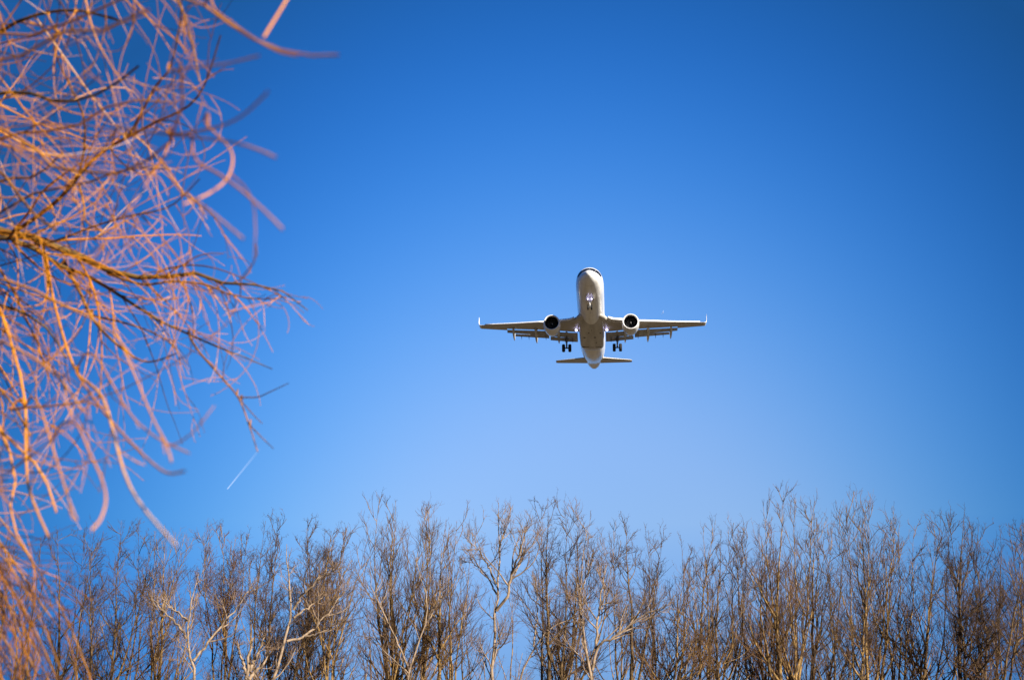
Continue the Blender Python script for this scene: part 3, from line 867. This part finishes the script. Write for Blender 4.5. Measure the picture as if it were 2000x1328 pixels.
tree('tallest spiky bare tree, its leader the highest point of the belt', 1535, 946, 1532, 95, 'spiky', 3, 58, 37, girth=1.1)
tree('brown bare tree with arching outer limbs behind the tallest leader', 1592, 992, 1550, 100, 'ascending', 3, 44, 38)
tree('tall narrow bare tree with a broom shaped top, second peak from the right half', 1668, 958, 1662, 96, 'spiky', 3, 50, 39, girth=1.05)
tree('multi stemmed bare tree with curved grey trunks beneath the broom shaped top', 1610, 1085, 1628, 89, 'dark', 3, 60, 40)
tree('wide bare tree forking low, between the broom shaped top and the bent twigs', 1745, 998, 1718, 97, 'ascending', 4, 60, 41)
tree('bare tree with a bent plume of twigs reaching left over open sky', 1838, 985, 1772, 99, 'alder', 2, 44, 42)
tree('dark bare tree with the thickest twig mass, near the right edge', 1888, 978, 1884, 94, 'alder', 3, 62, 43, girth=1.2, dens=1.25)
tree('bare tree with a long diagonal limb sweeping to the right edge', 1950, 1012, 1912, 97, 'dark', 3, 50, 44)
tree('bare tree cut by the right edge of the photograph', 1996, 1015, 1982, 99, 'spiky', 3, 50, 45)

# second rank, seen between the front trees
BACK = [
    ('bare tree in the second rank, behind the twig curtain at the lower left', 60, 1100, 'dark'), ('thin bare tree behind the cone studded spire near the left', 170, 1095, 'ascending'),
    ('bare tree far back between the two leftmost clear crowns', 275, 1105, 'dark'), ('thin brown tree far back behind the crooked pale tree', 350, 1130, 'russet'),
    ('slight bare tree showing in the dip left of the alders', 480, 1085, 'ascending'), ('far bare tree behind the leaning pale tree', 640, 1110, 'russet'),
    ('far bare tree low in the gap beside the slim V shaped tree', 715, 1120, 'dark'), ('far bare tree behind the trunk of the broad tall crown', 770, 1130, 'ascending'),
    ('far bare tree in the bright gap left of the white birch', 905, 1110, 'dark'), ('far bare tree behind the white birch trunk', 1000, 1110, 'russet'),
    ('far bare tree behind the bowed grey limb', 1100, 1095, 'dark'), ('far bare tree between the forked white tree and the dark trunk', 1195, 1100, 'russet'),
    ('far low bare tree under the open sky gap', 1320, 1120, 'dark'), ('far bare tree behind the ragged twiggy top', 1380, 1100, 'russet'),
    ('far bare tree filling the space behind the russet clump', 1450, 1100, 'ascending'), ('far bare tree behind the arching outer limbs', 1575, 1105, 'dark'),
    ('far bare tree seen through the curved grey trunks', 1640, 1110, 'ascending'), ('far bare tree low between the broom top and the wide fork', 1705, 1120, 'dark'),
    ('far bare tree behind the bent plume of twigs', 1800, 1110, 'russet'), ('far bare tree behind the thickest dark twig mass', 1860, 1100, 'ascending'),
    ('far bare tree behind the long diagonal limb at the right', 1940, 1105, 'dark'),
]
for i, (lab, u, v, sty) in enumerate(BACK):
    tree(lab, u, v, u + (i * 37 % 30) - 15, 116 + (i * 53 % 24), sty, 1 + i % 3, 60, 100 + i, girth=.8, dens=.42, group='bare trees in the second rank')
#@@WILLOW
# ------------------------------------------------------------------ the near willow, left of the camera
M['willow_limb'] = noise_mat('willow_limb_bark', (0.035, 0.020, 0.008), (0.17, 0.095, 0.022), 14.0, 0.8, lo=.36, hi=.62, bump=.3, spec=.2)
M['willow_branch'] = noise_mat('willow_branch_bark', (0.08, 0.030, 0.006), (0.30, 0.125, 0.020), 22.0, 0.65, lo=.35, hi=.62, spec=.3)
M['willow_twig'] = tone_mat('willow_twig_bark', (0.060, 0.022, 0.004), (0.40, 0.135, 0.003), (0.60, 0.235, 0.015), .8, 9.0)

def smooth_path(pts, K):
    """Catmull-Rom through the points, resampled to K."""
    P = np.array(pts, float)
    Q = np.vstack((2 * P[0] - P[1], P, 2 * P[-1] - P[-2]))
    out = []
    for i in range(1, len(Q) - 2):
        for t in np.linspace(0, 1, 8, endpoint=False):
            a, b, c, d = Q[i - 1], Q[i], Q[i + 1], Q[i + 2]
            out.append(.5 * (2 * b + (c - a) * t + (2 * a - 5 * b + 4 * c - d) * t * t + (3 * b - a - 3 * c + d) * t ** 3))
    out.append(Q[-2]); out = np.array(out)
    s = np.r_[0, np.cumsum(np.linalg.norm(np.diff(out, axis=0), axis=1))]
    q = np.linspace(0, s[-1], K)
    return np.stack([np.interp(q, s, out[:, k]) for k in range(out.shape[1])], 1)

def pix(P):
    c, s = math.cos(PITCH), math.sin(PITCH)
    y = P[..., 1] * c + (P[..., 2] - CAM_Z) * s
    z = -P[..., 1] * s + (P[..., 2] - CAM_Z) * c
    return np.stack((1000 + FPX * P[..., 0] / y, 664 - FPX * z / y), -1)

def willow():
    rng = np.random.default_rng(77)
    D0 = 6.6
    tb = at(-760, 664, D0)
    root = empty('willow_tree', (tb[0], tb[1], 0), 'near willow with orange brown drooping twigs blurred across the left side', 'tree')
    org = np.array((tb[0], tb[1], 0.0))
    def put(name, vf, mat, tone=None):
        return mesh_from(name, vf[0] - org, vf[1], mat, root, attr=tone)
    # trunk and the great limbs, out of view on the left
    K = 20
    tr = smooth_path([(tb[0] + .1, tb[1], -.05), (tb[0], tb[1], 1.0), (tb[0] - .1, tb[1] + .1, 2.4), (tb[0] + .05, tb[1] + .2, 4.0), (tb[0] + .1, tb[1] + .1, 5.6), (tb[0] + .5, tb[1], 7.2)], K)
    trr = np.linspace(.24, .07, K); trr[0] = .32
    put('trunk', tubes(tr[None], trr[None], 16), M['willow_limb'])
    # traced limbs: pixel path, distance at each end, width in metres at each end; K points each
    T = []
    def L(pts, d0, d1, w0, w1, twigs=10, kind='branch', link=None):
        n = len(pts)
        W = [at(u, v, d0 + (d1 - d0) * i / (n - 1)) for i, (u, v) in enumerate(pts)]
        if link is not None:              # where it leaves the trunk, off to the left
            tp = np.array((np.interp(link, tr[:, 2], tr[:, 0]), np.interp(link, tr[:, 2], tr[:, 1]), link))
            mid = tp * .45 + W[0] * .55 + np.array((0, 0, .12))
            W = [tp, mid] + W
        P = smooth_path(W, 26)
        r = np.linspace(w0, w1, 26) / 2
        if link is None:                  # a shoot that grows out of one of the limbs already laid, towards the viewer
            u0, v0 = pts[0]
            cand = np.concatenate([q[0] for q in T]); uv = pix(cand)
            cost = np.hypot(uv[:, 0] - u0, uv[:, 1] - v0) + np.where(uv[:, 0] > u0 + 8, 60, 0) + 14 * np.abs(np.linalg.norm(cand, axis=1) - d0)
            h = cand[cost.argmin()]
            if np.linalg.norm(h - P[0]) > .03:
                P = smooth_path([h, h * .6 + P[0] * .4 + np.array((0, 0, .03)), *P[::5], P[-1]], 26)
        if link is not None:
            r = np.concatenate((np.linspace(w0 * 1.5, w0, 8), np.linspace(w0, w1, 18))) / 2
        T.append((P, r, twigs, kind))
    hz = 4.0
    L([(-60, 446), (0, 453), (47, 463), (74, 466), (126, 490), (179, 511), (221, 532), (269, 542), (316, 542), (364, 532), (406, 540), (453, 558), (506, 556), (553, 569), (601, 606)], 6.7, 6.2, .060, .004, 84, link=3.4)
    L([(-50, 470), (47, 476), (95, 508), (142, 529), (195, 548), (227, 574), (274, 603), (316, 629), (369, 653), (416, 674), (464, 692), (532, 721)], 6.6, 6.4, .036, .004, 56, link=3.3)
    L([(130, 522), (142, 532), (163, 590), (179, 621), (211, 653), (248, 690), (274, 706), (316, 703), (345, 690)], 6.6, 5.9, .020, .005, 22)
    L([(90, 500), (105, 526), (113, 563), (100, 616), (105, 690), (142, 716), (169, 721), (190, 748), (203, 790), (211, 848), (237, 916), (274, 985), (311, 1032), (345, 1068)], 6.5, 2.2, .013, .0042, 12)
    L([(370, 655), (379, 674), (400, 700), (437, 742), (464, 774), (479, 811), (495, 853), (503, 882)], 6.4, 5.6, .012, .004, 12)
    L([(464, 774), (500, 776), (530, 764), (564, 748)], 6.0, 5.8, .007, .003, 3)
    L([(474, 786), (495, 810), (512, 827)], 6.0, 5.7, .006, .003, 1)
    L([(490, 832), (512, 855), (534, 876)], 5.8, 5.5, .006, .003, 1)
    L([(179, 616), (237, 629), (295, 648), (337, 674), (366, 712)], 6.6, 6.1, .014, .004, 16)
    L([(210, 534), (250, 548), (285, 556), (337, 550), (400, 555), (448, 574), (506, 584), (560, 580)], 6.5, 6.1, .014, .004, 44)
    L([(30, 452), (60, 431), (100, 403), (148, 355), (172, 319), (207, 295), (255, 267), (303, 239), (339, 219), (375, 200), (399, 176), (423, 132), (431, 70)], 6.6, 5.4, .022, .005, 34)
    L([(150, 355), (164, 295), (166, 239), (144, 184), (124, 140), (108, 96), (112, 30)], 6.5, 5.6, .013, .004, 22)
    L([(250, 268), (275, 223), (295, 180), (319, 152), (339, 116), (352, 40), (356, -20)], 6.3, 5.2, .013, .004, 18)
    L([(154, 358), (164, 400), (168, 432), (197, 452), (192, 468)], 6.5, 6.0, .012, .004, 6)
    L([(-60, 310), (0, 335), (44, 391), (72, 423), (110, 450)], 5.0, 4.6, .022, .008, 16, link=4.2)
    L([(-80, 230), (0, 255), (40, 271), (80, 299), (104, 327), (160, 335), (223, 341), (275, 319), (319, 295), (347, 247), (359, 180), (352, 120)], 4.6, 2.8, .011, .0048, 18, link=4.6)
    L([(-60, 60), (60, 70), (150, 38), (250, -6), (330, -14), (400, 12), (440, 42), (480, 70), (527, 90), (570, 105), (620, 110), (660, 108)], 4.4, 2.3, .010, .0040, 10, link=5.4)
    L([(420, 20), (460, 50), (490, 72), (540, 100), (580, 110)], 3.2, 2.6, .005, .0035, 4)
    L([(500, -160), (560, -80), (588, 0), (578, 28), (555, 55), (515, 74)], 2.9, 2.6, .006, .0042, 0, link=6.6)
    L([(330, 140), (371, 132), (427, 128), (471, 118), (505, 110)], 3.0, 2.4, .005, .0035, 3)
    L([(330, 262), (399, 255), (451, 239), (487, 215), (523, 180)], 3.0, 2.2, .005, .0035, 3)
    L([(230, 250), (295, 259), (359, 267), (439, 275), (495, 289), (538, 308)], 3.4, 2.3, .0055, .004, 3)
    L([(380, 310), (443, 351), (479, 379), (515, 411), (552, 448)], 2.9, 2.2, .005, .0036, 1)
    L([(350, 370), (403, 407), (440, 437), (475, 467)], 3.0, 2.4, .0045, .0035, 1)
    L([(400, 240), (435, 275), (455, 307), (443, 351), (407, 379), (359, 399)], 3.2, 2.6, .005, .0036, 2)
    L([(470, 545), (490, 522), (501, 500), (500, 478)], 4.2, 3.9, .005, .004, 0)
    L([(150, 730), (200, 800), (227, 832), (264, 874), (295, 900), (332, 927), (360, 920)], 4.4, 2.5, .007, .0045, 8)
    L([(225, 640), (274, 758), (295, 811), (321, 858), (335, 902)], 3.9, 2.8, .006, .004, 6)
    L([(190, 700), (227, 763), (253, 806), (295, 848), (369, 885)], 4.0, 3.0, .006, .0035, 6)
    L([(-60, 560), (10, 640), (47, 769), (50, 848), (53, 937), (69, 990), (98, 1055)], 5.2, 3.6, .013, .006, 20, link=3.6)
    L([(80, 800), (111, 900), (132, 969), (150, 1016)], 3.6, 2.8, .006, .004, 6)
    L([(150, 830), (185, 906), (206, 958), (200, 1006), (178, 1036)], 3.2, 2.5, .0055, .004, 3)
    L([(20, 800), (53, 795), (105, 793), (158, 785), (205, 796)], 4.6, 4.2, .009, .004, 8)
    L([(-70, 760), (0, 840), (30, 930), (20, 1010), (60, 1090)], 5.0, 4.2, .013, .005, 22, link=3.2)
    L([(-90, 900), (-10, 1000), (60, 1090), (120, 1190), (165, 1290), (190, 1380)], 5.4, 5.0, .012, .004, 40, link=3.0)
    L([(-90, 980), (0, 1060), (80, 1180), (140, 1260), (150, 1350)], 5.8, 5.2, .012, .004, 40, link=2.8)
    L([(-100, 1050), (-20, 1120), (40, 1240), (60, 1360)], 5.6, 5.0, .012, .004, 40, link=2.6)
    L([(-80, 1150), (-10, 1210), (30, 1300), (50, 1400)], 5.6, 5.0, .012, .004, 30, link=2.3)
    # limbs passing beside and above the picture, whose shoots hang into it
    L([(-200, -60), (-60, -110), (80, -120), (200, -100), (320, -70)], 5.6, 4.6, .034, .010, 60, link=5.8)
    L([(-150, 120), (-60, 100), (40, 40), (140, 20), (230, 40)], 6.0, 5.2, .028, .008, 46, link=5.0)
    L([(-150, 300), (-50, 200), (40, 180), (120, 200), (200, 180), (270, 130)], 5.6, 4.6, .026, .007, 44, link=4.6)
    L([(-150, 560), (-60, 590), (20, 600), (90, 640), (130, 700)], 6.6, 6.2, .026, .007, 36, link=3.4)
    L([(-150, 400), (-70, 380), (10, 350), (70, 345), (120, 300)], 5.6, 5.0, .022, .007, 34, link=4.0)
    L([(-150, 700), (-60, 720), (10, 770), (60, 850)], 6.2, 5.6, .024, .007, 34, link=3.1)
    L([(-200, -200), (-40, -260), (160, -280), (330, -220), (430, -140)], 4.0, 3.2, .026, .008, 30, link=6.4)
    L([(-160, 180), (-60, 130), (40, 110), (130, 60), (200, 60), (290, 20)], 3.6, 2.7, .016, .005, 34, link=5.2)
    L([(-160, 330), (-50, 290), (40, 260), (140, 250), (230, 200), (330, 200)], 5.0, 4.0, .016, .005, 38, link=4.5)
    L([(-160, 480), (-40, 440), (60, 380), (160, 360), (250, 330), (330, 330)], 5.4, 4.6, .016, .005, 42, link=3.9)
    L([(-160, 580), (-50, 540), (50, 560), (130, 600), (210, 640), (260, 700)], 4.6, 3.6, .015, .005, 34, link=3.6)
    L([(-160, 700), (-60, 650), (30, 680), (110, 730), (160, 800)], 4.0, 3.2, .014, .005, 34, link=3.3)
    L([(-160, 820), (-60, 800), (20, 860), (80, 920), (110, 1000)], 5.0, 4.2, .016, .006, 40, link=3.0)
    L([(200, -200), (270, -120), (330, -40), (370, 60), (390, 160)], 5.4, 4.6, .014, .005, 40, link=6.2)
    L([(40, 480), (110, 470), (190, 440), (260, 420), (340, 400), (390, 350)], 6.4, 5.6, .014, .004, 44)
    for k in range(8):                    # the low orange thicket at the lower left
        v0 = 1020 + k * 40
        L([(-140, v0 - 60), (-60, v0), (10, v0 + 70), (70, v0 + 170), (120, v0 + 290)], 5.0 + .35 * (k % 4), 4.7 + .35 * (k % 4), .010, .004, 56, link=2.9 - .1 * k)
    P = np.array([t[0] for t in T]); Rr = np.array([t[1] for t in T])
    for p, r, n, kind in T:
        near = np.linalg.norm(p[-1]) < 5.3 and r[8] < .009
        if near: put('branch', tubes(p[None], r[None], 10), M['willow_twig'], np.repeat(np.linspace(.10 if pix(p)[-1, 1] > 1200 else .35, 1.05 if np.linalg.norm(p[-1]) < 3.1 else .7, 26), 10))
        else: put('branch', tubes(p[None], r[None], 10), M['willow_branch'] if r[8] < .0125 else M['willow_limb'])
    cnt = np.array([int(t[2] * .70 * rng.uniform(.6, 1.35) * (.52 if .5 * (pix(t[0][13:14])[0, 1] + pix(t[0][-1:])[0, 1]) > 640 and pix(t[0][-1:])[0, 1] < 1060 else 1.0) + .5) for t in T])
    down = np.array((.10, 0, -.28))
    # long shoots, then side shoots
    lim_v = (-400, 0, 130, 200, 300, 400, 480, 560, 620, 700, 760, 850, 920, 1000, 1060, 1328, 1500)
    lim_u = (430, 420, 440, 425, 435, 425, 440, 545, 560, 545, 500, 430, 320, 235, 190, 180, 180)
    def inside(Q, slack):
        uv = pix(Q)
        return (uv[..., 0] < np.interp(uv[..., 1], lim_v, lim_u) + slack).all(1) & (Q[..., 1].min(1) > 2.5)
    A, RA, ta = grow(rng, P, Rr, cnt, .30, .98, (16, 58), lambda st, g, m: (45 + 360 * g.random(m) ** 1.6) * np.linalg.norm(st, axis=1) / FPX,
                     13, -.032, .045, .45, .0018, curl=.13, bias=down, from_start=True, slim=.008)
    ok = inside(A, rng.normal(16, 34, (len(A), 1))); A, RA = A[ok], RA[ok]
    B, RB, tb_ = grow(rng, A, RA, np.maximum(1, (np.linalg.norm(np.diff(A, axis=1), axis=2).sum(1) * 7 * rng.random(len(A)) + .5).astype(int)), .12, .9, (18, 50),
                      lambda t, pl, g, m: pl * (.22 + .5 * g.random(m)), 8, -.02, .06, .75, .0014, curl=.16, slim=.008)
    ok = inside(B, rng.normal(16, 34, (len(B), 1))); B, RB = B[ok], RB[ok]
    V1, F1 = tubes(A, RA, 6); V2, F2 = tubes(B, RB, 5)
    low = lambda Q: np.where(pix(Q[:, 0])[:, 1] > 1010, .36, 0)      # shoots that start low in the view get a browner tone
    dist = lambda Q: np.clip((3.6 - np.linalg.norm(Q[:, -1], axis=1)) * .16, 0, .3)   # shoots that end close to the camera get a paler tone
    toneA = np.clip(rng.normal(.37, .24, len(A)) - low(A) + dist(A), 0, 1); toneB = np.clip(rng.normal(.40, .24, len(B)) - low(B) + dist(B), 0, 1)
    V, F = join([(V1, F1), (V2, F2)])
    tone = np.concatenate((np.repeat(toneA, 13 * 6), np.repeat(toneB, 8 * 5)))
    put('crown', (V, F), M['willow_twig'], tone)
willow()

# ------------------------------------------------------------------ far jet trail and a far bird
def contrail():
    m, n, l, b = new_mat('ice_crystal_trail')
    n.remove(b)
    out = n['Material Output']
    t = n.new('ShaderNodeTexCoord'); sx = n.new('ShaderNodeSeparateXYZ'); l.new(t.outputs['Generated'], sx.inputs[0])
    rp = n.new('ShaderNodeValToRGB')
    rp.color_ramp.elements[0].position = 0.0; rp.color_ramp.elements[0].color = (.075, .075, .075, 1)
    rp.color_ramp.elements[1].position = 1.0; rp.color_ramp.elements[1].color = (.001, .001, .001, 1)
    for ps, c in ((.10, .055), (.35, .024), (.75, .009)):
        e = rp.color_ramp.elements.new(ps); e.color = (c, c, c, 1)
    l.new(sx.outputs['X'], rp.inputs['Fac'])
    nz = n.new('ShaderNodeTexNoise'); nz.inputs['Scale'].default_value = 14; l.new(t.outputs['Generated'], nz.inputs['Vector'])
    mu = n.new('ShaderNodeMath'); mu.operation = 'MULTIPLY_ADD'; mu.inputs[1].default_value = 1.0; mu.inputs[2].default_value = .5
    l.new(nz.outputs['Fac'], mu.inputs[0])
    fa = n.new('ShaderNodeMath'); fa.operation = 'MULTIPLY'; l.new(rp.outputs['Color'], fa.inputs[0]); l.new(mu.outputs[0], fa.inputs[1])
    tr = n.new('ShaderNodeBsdfTransparent'); df = n.new('ShaderNodeBsdfDiffuse'); df.inputs['Color'].default_value = (.9, .9, .9, 1)
    mx = n.new('ShaderNodeMixShader'); l.new(fa.outputs[0], mx.inputs['Fac']); l.new(tr.outputs[0], mx.inputs[1]); l.new(df.outputs[0], mx.inputs[2])
    l.new(mx.outputs[0], out.inputs['Surface'])
    D = 38000.0
    a, c = at(444, 955, D), at(508, 876, D * 1.04)
    P = []; Rr = []
    side = np.cross(c - a, (0, 1.0, 0)); side /= np.linalg.norm(side)
    for s in (-1, 1):
        f = np.linspace(0, 1, 24)[:, None]
        P.append(a + (c - a) * f + side * s * (8 + 14 * f)); Rr.append(8 + 18 * f[:, 0])
    P = np.array(P); Rr = np.array(Rr)
    o = a.copy()
    V, F = tubes(P - o, Rr, 10)
    ob = mesh_from('contrail', V, F, m)
    ob.location = o
    tag(ob, 'short white contrail of a far off jet, fading upwards over the trees', 'contrail')
contrail()

def bird():
    D = 330.0
    p = at(1295.3, 610.5, D)
    root = empty('bird', tuple(p), 'tiny white bird high in the sky, just above the right hand wing of the plane', 'bird')
    body = noise_mat('white_plumage', (.74, .74, .72), (.82, .82, .80), 8, .7)
    def put(name, rings, parent):
        n = len(rings[0]); V = [q for r in rings for q in r]; F = []
        for i in range(len(rings) - 1):
            for j in range(n):
                F.append((i * n + j, i * n + (j + 1) % n, (i + 1) * n + (j + 1) % n, (i + 1) * n + j))
        F.append(tuple(range(n - 1, -1, -1))); F.append(tuple(range((len(rings) - 1) * n, len(rings) * n)))
        return fix_normals(mesh_from(name, V, F, body, parent))
    rings = []
    for y, w, h, z in ((-.26, .008, .008, -.005), (-.22, .016, .016, 0), (-.18, .034, .036, .012), (-.13, .032, .034, .008), (-.06, .055, .056, 0), (.04, .062, .06, 0), (.12, .045, .04, .004), (.2, .035, .014, .01), (.28, .06, .006, .012)):
        rings.append([(math.cos(a) * w, y, z + math.sin(a) * h) for a in np.linspace(0, 2 * math.pi, 13)[:-1]])
    b = put('body', rings, root)
    for s in (-1, 1):
        rings = []
        for x, y, c, z in ((.03, -.07, .17, .01), (.18, -.11, .17, .10), (.34, -.10, .14, .17), (.48, -.02, .09, .19), (.60, .09, .02, .19)):
            rings.append([(s * x, y, z), (s * x, y + c * .3, z + .012), (s * x, y + c, z), (s * x, y + c * .5, z - .006)])
        put('wing', rings, root)
    root.rotation_euler = (R(12), R(-66), R(-24))
bird()
